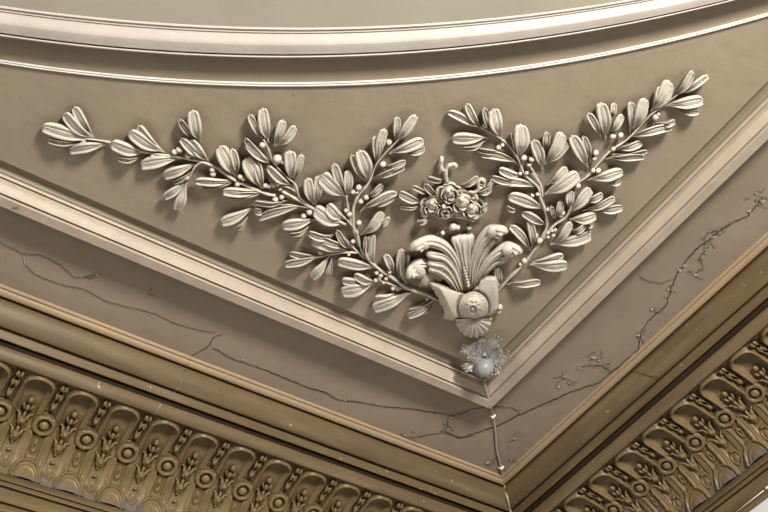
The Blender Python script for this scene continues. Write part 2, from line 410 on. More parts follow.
# ------------------------------------------------------------------ ornament: sprays
def U(z, X, Y): return (z[0] + X / z[2], z[1] + Y / z[2])
ZA = (30, 90, 4.032); ZB = (160, 90, 4.7875); ZC = (200, 140, 5.12); ZD = (270, 100, 4.518); ZE = (270, 190, 3.656)
R1 = (430, 60, 3.9375); R2 = (560, 60, 3.9375); R3 = (490, 160, 3.793)
WT = [(0, .13), (.12, .20), (.28, .50), (.45, .82), (.6, .98), (.72, 1.0), (.84, .94), (.92, .83), (.97, .70), (1, .48)]
def wprof(u):
    for (a, x), (b, y) in zip(WT, WT[1:]):
        if u <= b: t = (u - a) / (b - a); return x + (y - x) * t
    return WT[-1][1]
def leaf_mesh(bx, by, tx, ty, w, bow=0.0, lift=0.0, roll=None, base_h=0.008, thick=0.007, ribs=3):
    """plaster leaf: narrow foot, broad blunt end, rolled rim and long ribs; pixels of the measured foot and tip"""
    NU, NS = 20, 18
    hb, hm, ht = base_h, 0.026 + lift, 0.020 + lift
    if roll is None: roll = rnd.uniform(-0.35, 0.35)
    dx, dy = tx - bx, ty - by; L = math.hypot(dx, dy); nx, ny = -dy / L, dx / L
    if ny > 0: nx, ny = -nx, -ny                          # n points up in the photo
    bm = bmesh.new(); top = []; bot = []
    wig = rnd.uniform(0, 6)
    A = at(bx, by, hb); B = at(tx, ty, ht)
    mx, my = (bx + tx) / 2, (by + ty) / 2
    Wv = (at(mx + nx * w / 2, my + ny * w / 2, hm) - at(mx - nx * w / 2, my - ny * w / 2, hm)) * 0.5
    ax = (B - A); ax.z = 0
    bw = Wv.normalized() * (bow * ax.length)
    wm = Wv.length
    for i in range(NU + 1):
        u = i / NU
        c = A.lerp(B, u) + bw * (4 * u * (1 - u))
        hh = hb + (hm - hb) * sst(u, 0, 0.55) + (ht - hm) * sst(u, 0.6, 1)
        ww = wprof(u) * (1 + 0.03 * math.sin(7 * u + wig)); rt, rb = [], []
        for j in range(NS + 1):
            s = -1 + 2 * j / NS
            dome = 0.55 * wm * wprof(u) * (1 - abs(s) ** 2.2)
            rib = 0.0030 * math.cos(s * PI * ribs) * sst(u, 0.05, 0.3) * (1 - 0.7 * sst(u, .85, 1)) * min(1, wm / 0.012)
            vein = -0.0060 * math.exp(-(s / 0.10) ** 2) * sst(u, .15, .4)
            rim = 0.0055 * math.exp(-((abs(s) - 0.86) / 0.13) ** 2) * sst(u, .1, .35)
            h = hh + dome * 0.42 + rib + vein + rim + roll * s * wm * 0.5 * ww
            p = c + Wv * (s * ww); p.z = Z0 + 3.0 - max(h, 0.003)
            # ragged end
            if i == NU: p += ax.normalized() * (0.0015 * math.cos(3 * s * PI / 2))
            rt.append(bm.verts.new(p))
            q = p.copy(); q.z = Z0 + 3.0 - max(0.0005, min(h - thick - dome * .6, h - 0.004)) ; q -= Wv * (s * ww * 0.12)
            rb.append(bm.verts.new(q))
        top.append(rt); bot.append(rb)
    for i in range(NU):
        for j in range(NS):
            bm.faces.new((top[i][j], top[i][j + 1], top[i + 1][j + 1], top[i + 1][j]))
            bm.faces.new((bot[i][j], bot[i + 1][j], bot[i + 1][j + 1], bot[i][j + 1]))
        bm.faces.new((top[i][0], top[i + 1][0], bot[i + 1][0], bot[i][0])); bm.faces.new((top[i][NS], bot[i][NS], bot[i + 1][NS], top[i + 1][NS]))
    for j in range(NS):
        bm.faces.new((top[0][j], bot[0][j], bot[0][j + 1], top[0][j + 1])); bm.faces.new((top[NU][j], top[NU][j + 1], bot[NU][j + 1], bot[NU][j]))
    return bm
def berry_mesh(px, py, rp):
    p = at(px, py, 0.017); q = at(px + 1, py, 0.017); r = rp * 0.0032
    bm = bmesh.new(); ball(bm, p, r, 1, 1, .95, 14, 10)
    for v in bm.verts:                                     # small dimple at the end
        d = (v.co - p).normalized(); k = d.dot(Vector((-0.5, -0.5, -0.7)).normalized())
        if k > 0.93: v.co -= d * r * 0.25
    tube(bm, [p + Vector((0, 0, 0.0)), Vector((p.x, p.y, Z0 + 3.0))], r * 0.5, 6)
    return bm
def spray(label, stems, leaves, berries, group='plaster leaf sprays on the ceiling panel'):
    first = U(*stems[0][0])
    root = thing('leaf_spray', label, 'plaster ornament', at(*first, 0.0), group)
    for st in stems:
        P = [at(*U(*q), 0.014) for q in st[:-1]]; r = st[-1]
        bm = bmesh.new(); Q = smoothpts(P, 6); n = len(Q)
        rad = [(r[0] + (r[1] - r[0]) * i / (n - 1)) * (1 + 0.15 * math.sin(i * 1.3)) * 0.0026 for i in range(n)]
        tube(bm, Q, rad, 9)
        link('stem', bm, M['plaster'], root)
    for lf in leaves:
        z, X0, Y0, X1, Y1, w = lf[:6]; bow = lf[6] if len(lf) > 6 else rnd.uniform(-.03, .05)
        lift = lf[7] if len(lf) > 7 else rnd.uniform(-.003, .006)
        a = U(z, X0, Y0); b = U(z, X1, Y1)
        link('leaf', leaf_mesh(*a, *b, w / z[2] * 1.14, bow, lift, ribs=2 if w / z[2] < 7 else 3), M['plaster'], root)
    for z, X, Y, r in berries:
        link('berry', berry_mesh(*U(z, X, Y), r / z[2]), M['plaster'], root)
    return root

def zl(z, rows): return [(z, *r) for r in rows]
# long spray reaching to the far left
spray('long plaster spray reaching furthest left from the scroll cartouche', [
    [(ZA, 215, 195), (ZA, 320, 210), (ZA, 460, 250), (ZA, 600, 270), (ZA, 700, 292), (ZA, 766, 320), (ZB, 290, 385), (ZB, 375, 440), (ZC, 330, 272), (ZC, 385, 285), (1.2, 2.6)],
    [(ZC, 420, 262), (ZC, 490, 300), (ZC, 560, 340), (ZC, 650, 385), (ZC, 745, 432), (2.0, 2.6)],
    [(ZC, 430, 330), (ZC, 560, 345), (1.2, 1.6)],
    [(ZC, 290, 345), (ZC, 380, 330), (ZC, 470, 340), (1.3, 1.6)],
    [(ZA, 640, 355), (ZA, 665, 310), (ZA, 690, 290), (1.2, 1.6)],
    ],
    zl(ZA, [(270, 207, 50, 150, 46, .04), (225, 203, 72, 203, 18), (255, 190, 178, 72, 36), (262, 200, 138, 98, 44), (315, 222, 160, 245, 40, .08),
            (475, 258, 328, 218, 46, .02), (455, 265, 355, 277, 17), (530, 240, 436, 148, 36), (545, 255, 402, 172, 46), (610, 277, 447, 305, 42, .08),
            (705, 285, 608, 198, 32), (722, 292, 648, 205, 38), (685, 218, 655, 86, 50), (665, 200, 604, 122, 28),
            (672, 300, 540, 348, 42, .06), (660, 325, 578, 373, 17), (640, 358, 540, 435, 30), (632, 372, 595, 485, 44)]) +
    zl(ZB, [(365, 440, 168, 438, 34, .05), (372, 446, 205, 468, 26, .12), (368, 415, 345, 285, 34), (365, 420, 285, 275, 62, .02),
            (495, 475, 465, 345, 40), (492, 478, 410, 330, 66, .02), (505, 488, 300, 488, 36, .04), (510, 500, 330, 512, 30, .12)]) +
    zl(ZC, [(540, 342, 300, 402, 34, .13), (450, 312, 280, 318, 26), (345, 345, 278, 362, 32), (275, 348, 108, 425, 44), (245, 395, 183, 455, 26),
            (595, 408, 422, 442, 52, .05), (565, 440, 460, 483, 22), (585, 335, 552, 200, 50, -.03), (590, 335, 610, 188, 50, .0), (740, 405, 650, 340, 55), (750, 432, 585, 358, 66, -.03)]),
    [(ZA, 215, 211, 13), (ZA, 495, 269, 12), (ZA, 583, 250, 13), (ZA, 602, 240, 15), (ZA, 638, 263, 15), (ZA, 632, 353, 12), (ZA, 735, 322, 12), (ZA, 738, 338, 14),
     (ZB, 385, 415, 16), (ZB, 398, 424, 13), (ZB, 370, 452, 14), (ZC, 335, 232, 16), (ZC, 352, 236, 14), (ZC, 375, 230, 15), (ZC, 400, 222, 16), (ZC, 385, 305, 19), (ZC, 418, 292, 15),
     (ZC, 530, 390, 17), (ZC, 560, 370, 18), (ZC, 410, 252, 11)])
# upright twig with the two tall leaf pairs
spray('short plaster twig rising from the middle of the long left spray', [
    [(ZB, 495, 235), (ZB, 520, 285), (ZB, 545, 350), (ZB, 600, 410), (ZC, 485, 225), (ZC, 510, 290), (ZC, 560, 340), (1.1, 2.0)],
    [(ZC, 415, 232), (ZC, 450, 242), (ZC, 490, 262), (1.0, 1.3)]],
    zl(ZB, [(522, 255, 490, 92, 54), (495, 245, 428, 122, 34), (530, 350, 408, 235, 30), (535, 358, 415, 258, 38), (545, 268, 590, 148, 44), (548, 270, 648, 178, 42),
            (632, 442, 620, 295, 62), (645, 445, 680, 312, 34), (635, 460, 516, 370, 38)]),
    [(ZB, 490, 263, 16), (ZB, 563, 330, 25), (ZB, 555, 350, 14), (ZB, 585, 345, 12)])
# spray rising to the top in the middle
spray('plaster spray rising beside the roses on their left', [
    [(ZD, 600, 160), (ZD, 545, 215), (ZD, 480, 290), (ZD, 445, 375), (ZD, 400, 430), (ZD, 375, 500), (ZE, 310, 160), (1.1, 2.4)],
    [(ZD, 345, 430), (ZD, 352, 480), (ZE, 300, 130), (1.2, 1.6)]],
    zl(ZD, [(568, 190, 575, 80, 34), (565, 200, 658, 72, 42), (535, 245, 692, 185, 44, .05), (600, 232, 698, 218, 26),
            (478, 290, 475, 168, 36), (482, 280, 518, 135, 40), (445, 378, 368, 252, 32), (445, 375, 405, 232, 60),
            (500, 312, 612, 278, 24, .06), (455, 365, 605, 305, 28, .10), (430, 442, 508, 382, 28), (440, 480, 560, 440, 22), (405, 508, 570, 420, 34, .12),
            (345, 440, 352, 322, 44), (340, 425, 290, 292, 40), (345, 440, 230, 345, 74, .02)]),
    [(ZD, 535, 190, 17), (ZD, 510, 290, 17), (ZD, 375, 415, 14), (ZD, 400, 395, 16), (ZD, 392, 415, 12), (ZD, 435, 440, 15), (ZD, 410, 458, 14), (ZD, 578, 440, 10),
     (ZE, 278, 75, 10), (ZE, 290, 88, 12), (ZE, 325, 120, 12)])
# lower left spray and the trunk into the scroll
spray('lowest left plaster spray joining the scroll cartouche', [
    [(ZE, 240, 70), (ZE, 310, 140), (ZE, 328, 200), (ZE, 352, 245), (ZE, 400, 290), (ZE, 450, 322), (ZE, 500, 358), (ZE, 560, 378), (ZE, 625, 405), (2.0, 3.0)],
    [(ZE, 95, 262), (ZE, 180, 244), (ZE, 250, 230), (ZE, 330, 228), (1.0, 2.0)],
    [(ZE, 250, 150), (ZE, 290, 195), (ZE, 345, 250), (1.2, 1.8)],
    [(ZE, 385, 325), (ZE, 430, 340), (ZE, 480, 360), (1.2, 1.6)],
    [(ZE, 560, 425), (ZE, 600, 402), (1.4, 1.6)]],
    zl(ZE, [(328, 168, 412, 82, 36), (385, 132, 437, 102, 22), (392, 285, 372, 165, 38, -.1), (345, 245, 352, 172, 20), (240, 168, 142, 158, 24), (295, 205, 185, 178, 24), (290, 228, 152, 188, 34, .05),
            (300, 218, 245, 150, 22), (170, 242, 72, 232, 20), (185, 242, 53, 272, 24, .05), (218, 242, 152, 322, 30), (228, 246, 202, 322, 24),
            (392, 288, 248, 262, 38, .06), (350, 325, 264, 333, 26), (384, 342, 262, 375, 44, .04), (388, 338, 308, 312, 30), (450, 305, 422, 238, 28), (475, 325, 482, 218, 28), (500, 350, 498, 236, 36, -.06),
            (470, 378, 384, 398, 28), (520, 375, 377, 435, 42, .05), (605, 402, 503, 462, 22), (580, 405, 508, 442, 18), (600, 412, 540, 448, 16)]),
    [(ZE, 185, 228, 11), (ZE, 288, 236, 8), (ZE, 303, 188, 10), (ZE, 390, 303, 10), (ZE, 405, 312, 11), (ZE, 386, 330, 10), (ZE, 415, 337, 9), (ZE, 400, 322, 9), (ZE, 437, 299, 10), (ZE, 424, 324, 9),
     (ZE, 450, 360, 10), (ZE, 467, 362, 10), (ZE, 575, 398, 9)])
# right: inner spray (leans left at the top)
spray('inner right plaster spray whose tip leans back toward the roses', [
    [(R1, 195, 262), (R1, 290, 318), (R1, 345, 385), (R1, 372, 450), (R1, 425, 500), (R3, 190, 140), (R3, 210, 195), (R3, 215, 255), (R3, 185, 310), (1.0, 2.6)],
    [(R1, 395, 420), (R1, 420, 460), (R3, 160, 50), (R3, 190, 90), (R3, 200, 140), (1.2, 1.8)]],
    zl(R1, [(208, 275, 72, 205, 28, .06), (200, 265, 145, 176, 30), (228, 308, 88, 312, 42, .06), (220, 318, 130, 347, 16), (242, 282, 214, 192, 26), (284, 312, 250, 196, 50, -.04),
            (332, 372, 325, 288, 20), (346, 390, 358, 258, 58, -.03), (348, 412, 202, 372, 27, .14), (292, 357, 188, 352, 20), (442, 434, 408, 318, 44),
            (455, 355, 460, 286, 26), (450, 415, 542, 328, 26), (450, 412, 522, 290, 46), (368, 455, 272, 432, 30), (352, 478, 245, 462, 22), (435, 508, 250, 482, 32, .12)]) +
    zl(R3, [(215, 97, 292, 32, 30), (203, 135, 335, 55, 46, .04), (208, 192, 72, 138, 42, .08), (105, 186, 64, 178, 16), (217, 252, 122, 200, 32, .05), (242, 222, 232, 178, 18), (245, 220, 268, 158, 26),
            (155, 350, 78, 252, 30, .08), (158, 340, 150, 232, 28)]),
    [(R1, 217, 257, 13), (R1, 270, 345, 12), (R1, 285, 335, 9), (R1, 370, 385, 14), (R1, 400, 390, 14), (R1, 390, 412, 11), (R1, 380, 445, 10), (R1, 355, 447, 9),
     (R3, 180, 130, 9), (R3, 160, 135, 9), (R3, 220, 188, 10), (R3, 275, 200, 12), (R3, 268, 210, 10)])
# right: outer spray up to the corner of the photo
spray('outer right plaster spray reaching furthest up and right', [
    [(R2, 470, 130), (R2, 400, 185), (R2, 350, 222), (R2, 270, 308), (R2, 190, 365), (R2, 110, 455), (R3, 330, 95), (R3, 295, 205), (R3, 240, 250), (R3, 180, 325), (R3, 130, 390), (R3, 70, 450), (R3, 10, 512), (1.0, 2.8)]],
    zl(R2, [(442, 148, 522, 46, 26), (455, 142, 582, 64, 28, .04), (412, 182, 562, 160, 42, .06), (460, 196, 547, 202, 18), (362, 192, 398, 108, 28), (355, 205, 432, 86, 48),
            (275, 288, 280, 168, 34), (288, 278, 335, 155, 46), (380, 252, 452, 240, 20), (262, 312, 438, 264, 27, .12), (195, 232, 215, 172, 28), (162, 302, 112, 212, 30), (180, 312, 162, 172, 50),
            (190, 292, 246, 218, 32), (215, 352, 322, 324, 24), (200, 375, 342, 358, 20), (178, 392, 330, 382, 24, .1), (120, 402, 94, 303, 28), (112, 428, 48, 302, 46), (180, 480, 240, 477, 17), (108, 474, 246, 440, 36, .05)]) +
    zl(R3, [(302, 185, 306, 118, 30), (350, 152, 427, 130, 26), (292, 205, 382, 112, 38, .03), (350, 197, 472, 143, 26), (395, 192, 502, 180, 26, .05), (358, 242, 392, 240, 14), (300, 227, 402, 210, 34),
            (298, 272, 362, 245, 24), (238, 322, 308, 238, 32), (280, 302, 382, 273, 24), (228, 322, 382, 290, 36, .04), (155, 392, 278, 362, 28), (148, 398, 292, 400, 42, .04),
            (60, 474, 190, 462, 24, .08), (38, 482, 30, 412, 28)]),
    [(R2, 427, 147, 13), (R2, 375, 225, 14), (R2, 387, 213, 8), (R2, 208, 300, 14), (R2, 238, 296, 13), (R2, 210, 350, 10), (R2, 140, 365, 14), (R2, 135, 387, 11), (R2, 150, 435, 13), (R2, 130, 435, 11), (R2, 70, 495, 14),
     (R3, 220, 275, 10), (R3, 235, 268, 9), (R3, 247, 265, 9), (R3, 240, 285, 10), (R3, 220, 292, 9), (R3, 172, 287, 14), (R3, 187, 305, 16), (R3, 130, 382, 14), (R3, 115, 395, 9)])

# ------------------------------------------------------------------ rose cluster
ZF = (385, 150, 5.12)
def petal_mesh(cx, cy, r, ang, spread, hin, hout, cup=0.5, r0=0.25):
    """curved petal sector around a flower centre, cupped outwards; px centre, px radius"""
    c = at(cx, cy, 0.0); sc = 0.0040
    bm = bmesh.new(); NU, NS = 8, 10; T, B = [], []
    for i in range(NU + 1):
        u = i / NU; rr = r * sc * (r0 + (1 - r0) * u)
        rt, rb = [], []
        for j in range(NS + 1):
            s = -1 + 2 * j / NS
            a = ang + spread * s
            edge = 1 - 0.22 * abs(s) ** 3 * u
            h = hin + (hout - hin) * u + cup * r * sc * (u ** 2) * (1 - 0.4 * abs(s)) * 0.5 + 0.003 * math.sin(6 * s + ang) * u
            if u > 0.8: h -= (u - 0.8) * 0.04
            p = c + Vector((math.cos(a) * rr * edge, math.sin(a) * rr * edge, -h))
            rt.append(bm.verts.new(p)); rb.append(bm.verts.new(p + Vector((-math.cos(a) * .002, -math.sin(a) * .002, 0.007))))
        T.append(rt); B.append(rb)
    for i in range(NU):
        for j in range(NS):
            bm.faces.new((T[i][j], T[i][j + 1], T[i + 1][j + 1], T[i + 1][j])); bm.faces.new((B[i][j], B[i + 1][j], B[i + 1][j + 1], B[i][j + 1]))
        bm.faces.new((T[i][0], T[i + 1][0], B[i + 1][0], B[i][0])); bm.faces.new((T[i][NS], B[i][NS], B[i + 1][NS], T[i + 1][NS]))
    for j in range(NS):
        bm.faces.new((T[0][j], B[0][j], B[0][j + 1], T[0][j + 1])); bm.faces.new((T[NU][j], T[NU][j + 1], B[NU][j + 1], B[NU][j]))
    return bm
roses = thing('rose_cluster', 'cluster of plaster roses and buds above the scroll cartouche', 'plaster ornament', at(458, 205, 0))
def rose(X, Y, r, H):
    cx, cy = U(ZF, X, Y); r = r / 5.12 * 1.15; H *= .85
    bm = bmesh.new(); ball(bm, at(cx, cy, H * .9), r * 0.004 * 0.2, 1, 1, 1.4, 12, 8); ball(bm, at(cx, cy, H * .3), r * 0.004 * 0.62, 1, 1, 1.0, 14, 9)
    heart = link('rose', bm, M['plaster'], roses)
    for n, rr, r0, h0, h1, sp in ((2, .42, .40, .75, 1.12, 1.35), (3, .72, .52, .5, 1.0, 1.0), (5, 1.08, .52, .40, .62, .72)):
        for k in range(n):
            link('petal', petal_mesh(cx, cy, r * rr, k * 2 * PI / n + X * .013 + n, sp, H * h0, H * h1, 0.15, r0), M['plaster'], heart)
rose(322, 205, 52, 0.050); rose(238, 268, 50, 0.046); rose(300, 288, 44, 0.052); rose(392, 248, 62, 0.050); rose(440, 285, 58, 0.048); 
def part_leaf(root, z, r, nm='leaf', lift=0.004):
    a = U(z, r[0], r[1]); b = U(z, r[2], r[3])
    link(nm, leaf_mesh(*a, *b, r[4] / z[2], r[5] if len(r) > 5 else .03, lift, ribs=2), M['plaster'], root)
for r in [(200, 268, 72, 222, 42), (190, 285, 78, 292, 14), (228, 232, 140, 188, 22, .12), (268, 232, 203, 178, 36), (310, 160, 218, 143, 28, .08), (372, 190, 476, 138, 34), (455, 218, 545, 198, 30, .04), (462, 300, 522, 275, 26), (230, 330, 170, 375, 26), (490, 215, 555, 150, 22), (440, 330, 462, 352, 24)]:
    part_leaf(roses, ZF, r)
for st in [[(318, 165), (310, 110), (325, 82), (352, 72), (365, 88)], [(308, 105), (288, 92), (290, 45)], [(450, 220), (480, 200), (475, 165), (492, 148), (510, 165), (505, 190), (482, 195)]]:
    bm = bmesh.new(); Q = smoothpts([at(*U(ZF, *q), 0.02) for q in st], 5); tube(bm, Q, [0.0075 - 0.002 * math.sin(i) * .5 for i in range(len(Q))], 8)
    link('stem', bm, M['plaster'], roses)
for X, Y, r in [(205, 328, 24), (335, 322, 20), (372, 335, 18), (430, 398, 14), (350, 392, 24), (370, 396, 18), (290, 42, 12), (288, 92, 13), (175, 365, 14), (340, 400, 16), (295, 425, 14), (270, 320, 16), (492, 172, 12)]:
    link('bud', berry_mesh(*U(ZF, X, Y), r / 5.12), M['plaster'], roses)

# ------------------------------------------------------------------ scroll cartouche with acanthus fronds and shell
ZG = (400, 220, 4.093)
cart = thing('scroll_cartouche', 'plaster scroll cartouche with acanthus plume and small shell in the ceiling corner', 'plaster ornament', at(472, 300, 0))
def frond_mesh(pts, w0, w1, h0, h1, curl=0.0, ribs=4, dep=0.02):
    """ribbed acanthus lobe following pts, ending in a rolled-over lip"""
    n = len(pts); Q = smoothpts([at(*U(ZG, *q), h0 + (h1 - h0) * i / (n - 1)) for i, q in enumerate(pts)], 8)
    bm = bmesh.new(); T, B = [], []; NS = 16; N = len(Q)
    for i, p in enumerate(Q):
        u = i / (N - 1); t = (Q[min(i + 1, N - 1)] - Q[max(0, i - 1)]).normalized(); sd = t.cross(Vector((0, 0, 1))).normalized()
        w = (w0 + (w1 - w0) * sst(u, 0, .85)) / 4.093 * 0.0042 * 0.5
        if u > 0.9: w *= 1 - 0.45 * ((u - .9) / .1) ** 2
        drop = curl * sst(u, 0.72, 1.0)
        rt, rb = [], []
        for j in range(NS + 1):
            s = -1 + 2 * j / NS
            hh = 0.45 * w * (1 - s * s) + 0.0030 * math.cos(s * PI * ribs) * (1 - sst(u, .8, 1)) + 0.95 * curl * math.sin(PI * sst(u, .6, 1.15)) 
            q = p + sd * (s * w) + Vector((0, 0, -hh + drop))
            rt.append(bm.verts.new(q)); k = q.copy() - sd * (s * w * .15); k.z = min(Z0 + 2.9995, q.z + dep); rb.append(bm.verts.new(k))
        T.append(rt); B.append(rb)
    for i in range(N - 1):
        for j in range(NS):
            bm.faces.new((T[i][j], T[i][j + 1], T[i + 1][j + 1], T[i + 1][j])); bm.faces.new((B[i][j], B[i + 1][j], B[i + 1][j + 1], B[i][j + 1]))
        bm.faces.new((T[i][0], T[i + 1][0], B[i + 1][0], B[i][0])); bm.faces.new((T[i][NS], B[i][NS], B[i + 1][NS], T[i + 1][NS]))
    for j in range(NS):
        bm.faces.new((T[0][j], B[0][j], B[0][j + 1], T[0][j + 1])); bm.faces.new((T[-1][j], T[-1][j + 1], B[-1][j + 1], B[-1][j]))
    return bm
FR_ = [
    ([(268, 285), (262, 200), (245, 120), (228, 70)], 34, 46, .03, .022, 0, 3),
    ([(280, 285), (285, 200), (283, 120), (280, 62)], 34, 50, .03, .022, 0, 3),
    ([(274, 285), (270, 200), (262, 140), (256, 66)], 30, 44, .03, .026, 0, 3),
    ([(262, 290), (235, 190), (190, 120), (130, 92), (72, 100), (68, 128)], 26, 56, .03, .048, .03, 3),
    ([(255, 290), (222, 205), (175, 155), (110, 142)], 24, 30, .035, .05, .006, 2),
    ([(245, 292), (212, 225), (170, 186), (115, 178)], 24, 28, .035, .05, .006, 2),
    ([(238, 294), (200, 240), (150, 205), (118, 200)], 24, 30, .035, .05, .006, 2),
    ([(165, 245), (130, 195), (85, 185), (52, 205), (62, 240)], 26, 52, .03, .045, .03, 3),
    ([(85, 270), (95, 225), (120, 215), (125, 245), (105, 268)], 20, 30, .025, .03, .0, 2),
    ([(292, 285), (300, 180), (325, 105), (365, 55), (405, 42), (412, 62)], 28, 58, .03, .05, .03, 3),
    ([(300, 285), (318, 190), (350, 120), (382, 80)], 26, 34, .03, .035, .0, 2),
    ([(308, 280), (335, 205), (380, 150), (435, 118), (468, 120), (470, 148)], 26, 52, .032, .05, .03, 3),
    ([(325, 270), (350, 210), (395, 170), (430, 165)], 22, 34, .03, .034, .0, 2),
    ([(408, 270), (395, 230), (400, 195)], 20, 26, .02, .022, .0, 2),
]
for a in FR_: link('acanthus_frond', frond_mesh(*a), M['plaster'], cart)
for i in range(7):
    X, Y = 262 + i * 3, 195 + i * 12
    bm = bmesh.new(); ball(bm, at(*U(ZG, X, Y), 0.047), 0.0042 + i * .0005, 1, 1, 1, 12, 8); link('pearl', bm, M['plaster'], cart)
for X, Y, rx, ry, h, rot in ((90, 97, 31, 21, .050, .25), (388, 46, 34, 22, .052, -.1), (447, 124, 31, 21, .052, .15), (74, 208, 32, 30, .042, 0), (104, 240, 22, 30, .03, 0)):
    c = at(*U(ZG, X, Y), h); a = at(*U(ZG, X + rx * math.cos(rot), Y + rx * math.sin(rot)), h) - c; b = at(*U(ZG, X - ry * math.sin(rot), Y + ry * math.cos(rot)), h) - c
    bm = bmesh.new(); bmesh.ops.create_uvsphere(bm, u_segments=28, v_segments=14, radius=1)
    for v in bm.verts:
        q = v.co.copy(); k = 1 + 0.035 * math.cos(9 * math.atan2(q.y, q.x))
        v.co = c + a * (q.x * k) + b * (q.y * k + 0.18 * q.x * q.x) + Vector((0, 0, 0.015 * q.z))
    link('leaf_curl', bm, M['plaster'], cart)
# shield body: height field over an outline, between two flaring horns
def scroll_body():
    left = [(122, 256), (150, 292), (168, 330), (182, 370), (192, 402), (215, 405)]
    # columns: top edge and bottom edge in zoom pixels
    cols = [(120, 254, 262), (135, 258, 285), (150, 262, 312), (170, 268, 350), (190, 274, 408), (215, 283, 412), (240, 291, 403), (265, 297, 404), (290, 288, 406), (315, 268, 406), (335, 238, 404), (352, 229, 400), (372, 228, 392), (388, 230, 380), (398, 240, 368), (403, 262, 352)]
    def interp(x):
        for a, b in zip(cols, cols[1:]):
            if x <= b[0]: t = (x - a[0]) / (b[0] - a[0]); t = t * t * (3 - 2 * t); return a[1] + (b[1] - a[1]) * t, a[2] + (b[2] - a[2]) * t
        return cols[-1][1:]
    bm = bmesh.new(); NX, NY = 96, 56; T = []
    Bk = []
    for i in range(NX + 1):
        x = 120 + 283 * i / NX; y0, y1 = interp(x); row = []; rb = []
        for j in range(NY + 1):
            v = j / NY; y = y0 + (y1 - y0) * v
            # saddle: horns rise at both sides, valley toward the boss
            h = 0.062 + 0.020 * (abs(x - 262) / 140) ** 1.3
            h += 0.012 * math.sin(PI * v)
            e = min(v, 1 - v, (i / NX) * 1.5, (1 - i / NX) * 1.5)
            h -= 0.030 * (1 - sst(e, 0, 0.10)) ** 2
            d = math.hypot((x - 300), (y - 354) * 1.0)
            h += 0.024 * (1 - sst(d, 20, 64)) + 0.005 * math.exp(-((d - 56) / 4) ** 2) + 0.004 * math.exp(-((d - 46) / 3) ** 2) - 0.009 * math.exp(-((d - 65) / 5) ** 2)
            d2 = math.hypot(x - 298, y - 366); h += 0.005 * math.exp(-((d2 - 19) / 4) ** 2) - 0.004 * math.exp(-((d2 - 12) / 3) ** 2) + 0.004 * (1 - sst(d2, 3, 9))
            th = math.atan2(y - 362, x - 300)
            h += 0.003 * math.exp(-((d2 - 30) / 4) ** 2) * math.cos(8 * th)
            h -= 0.035 * (1 - sst(x - 120 - (y - 256) * .45, 2, 40)) * sst(y, 262, 300)
            p = at(*U(ZG, x, y), h)
            row.append(bm.verts.new(p)); 
            q = p.copy(); q.z = Z0 + 2.999
            cx = at(*U(ZG, 280, 340), 0.0); q.x += (cx.x - q.x) * .25; q.y += (cx.y - q.y) * .25
            rb.append(bm.verts.new(q) if (i in (0, NX) or j in (0, NY)) else None)
        T.append(row); Bk.append(rb)
    for i in range(NX):
        for j in range(NY): bm.faces.new((T[i][j], T[i][j + 1], T[i + 1][j + 1], T[i + 1][j]))
        for j in (0, NY): bm.faces.new((T[i][j], T[i + 1][j], Bk[i + 1][j], Bk[i][j]))
    for j in range(NY):
        for i in (0, NX): bm.faces.new((T[i][j], T[i][j + 1], Bk[i][j + 1], Bk[i][j]))
    return bm
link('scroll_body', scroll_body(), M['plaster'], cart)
def shell_mesh():
    bm = bmesh.new(); NA, NR = 80, 14; T = []; Bt = []
    for i in range(NA + 1):
        t = i / NA; a = math.radians(200 - 220 * t); row = []; rb = []
        for j in range(NR + 1):
            v = j / NR; x = 302 - math.cos(PI - a) * 74 * v * -1; 
            x = 302 + math.cos(a) * 72 * v; y = 405 + abs(math.sin(a)) * 74 * v if math.sin(a) > 0 else 405 + math.sin(a) * 30 * v
            fl = 0.5 + 0.5 * math.cos(i / NA * 2 * PI * 11)
            rr = 1 + 0.05 * fl * v
            x = 302 + (x - 302) * rr; y = 405 + (y - 405) * rr
            h = 0.052 + 0.018 * math.sin(PI * min(1, v * 0.9)) - 0.02 * v + 0.009 * fl * v
            p = at(*U(ZG, x, y), h); row.append(bm.verts.new(p))
            q = p.copy(); q.z = Z0 + 2.999 - 0.02 * (1 - v); rb.append(bm.verts.new(q))
        T.append(row); Bt.append(rb)
    for i in range(NA):
        for j in range(NR): bm.faces.new((T[i][j], T[i][j + 1], T[i + 1][j + 1], T[i + 1][j]))
        bm.faces.new((T[i][NR], T[i + 1][NR], Bt[i + 1][NR], Bt[i][NR]))
    return bm
link('shell', shell_mesh(), M['plaster'], cart)
for X, Y, r in [(408, 356, 16), (404, 374, 12), (190, 392, 18), (170, 340, 12)]:
    link('scroll_knob', berry_mesh(*U(ZG, X, Y), r / 4.093), M['plaster'], cart)

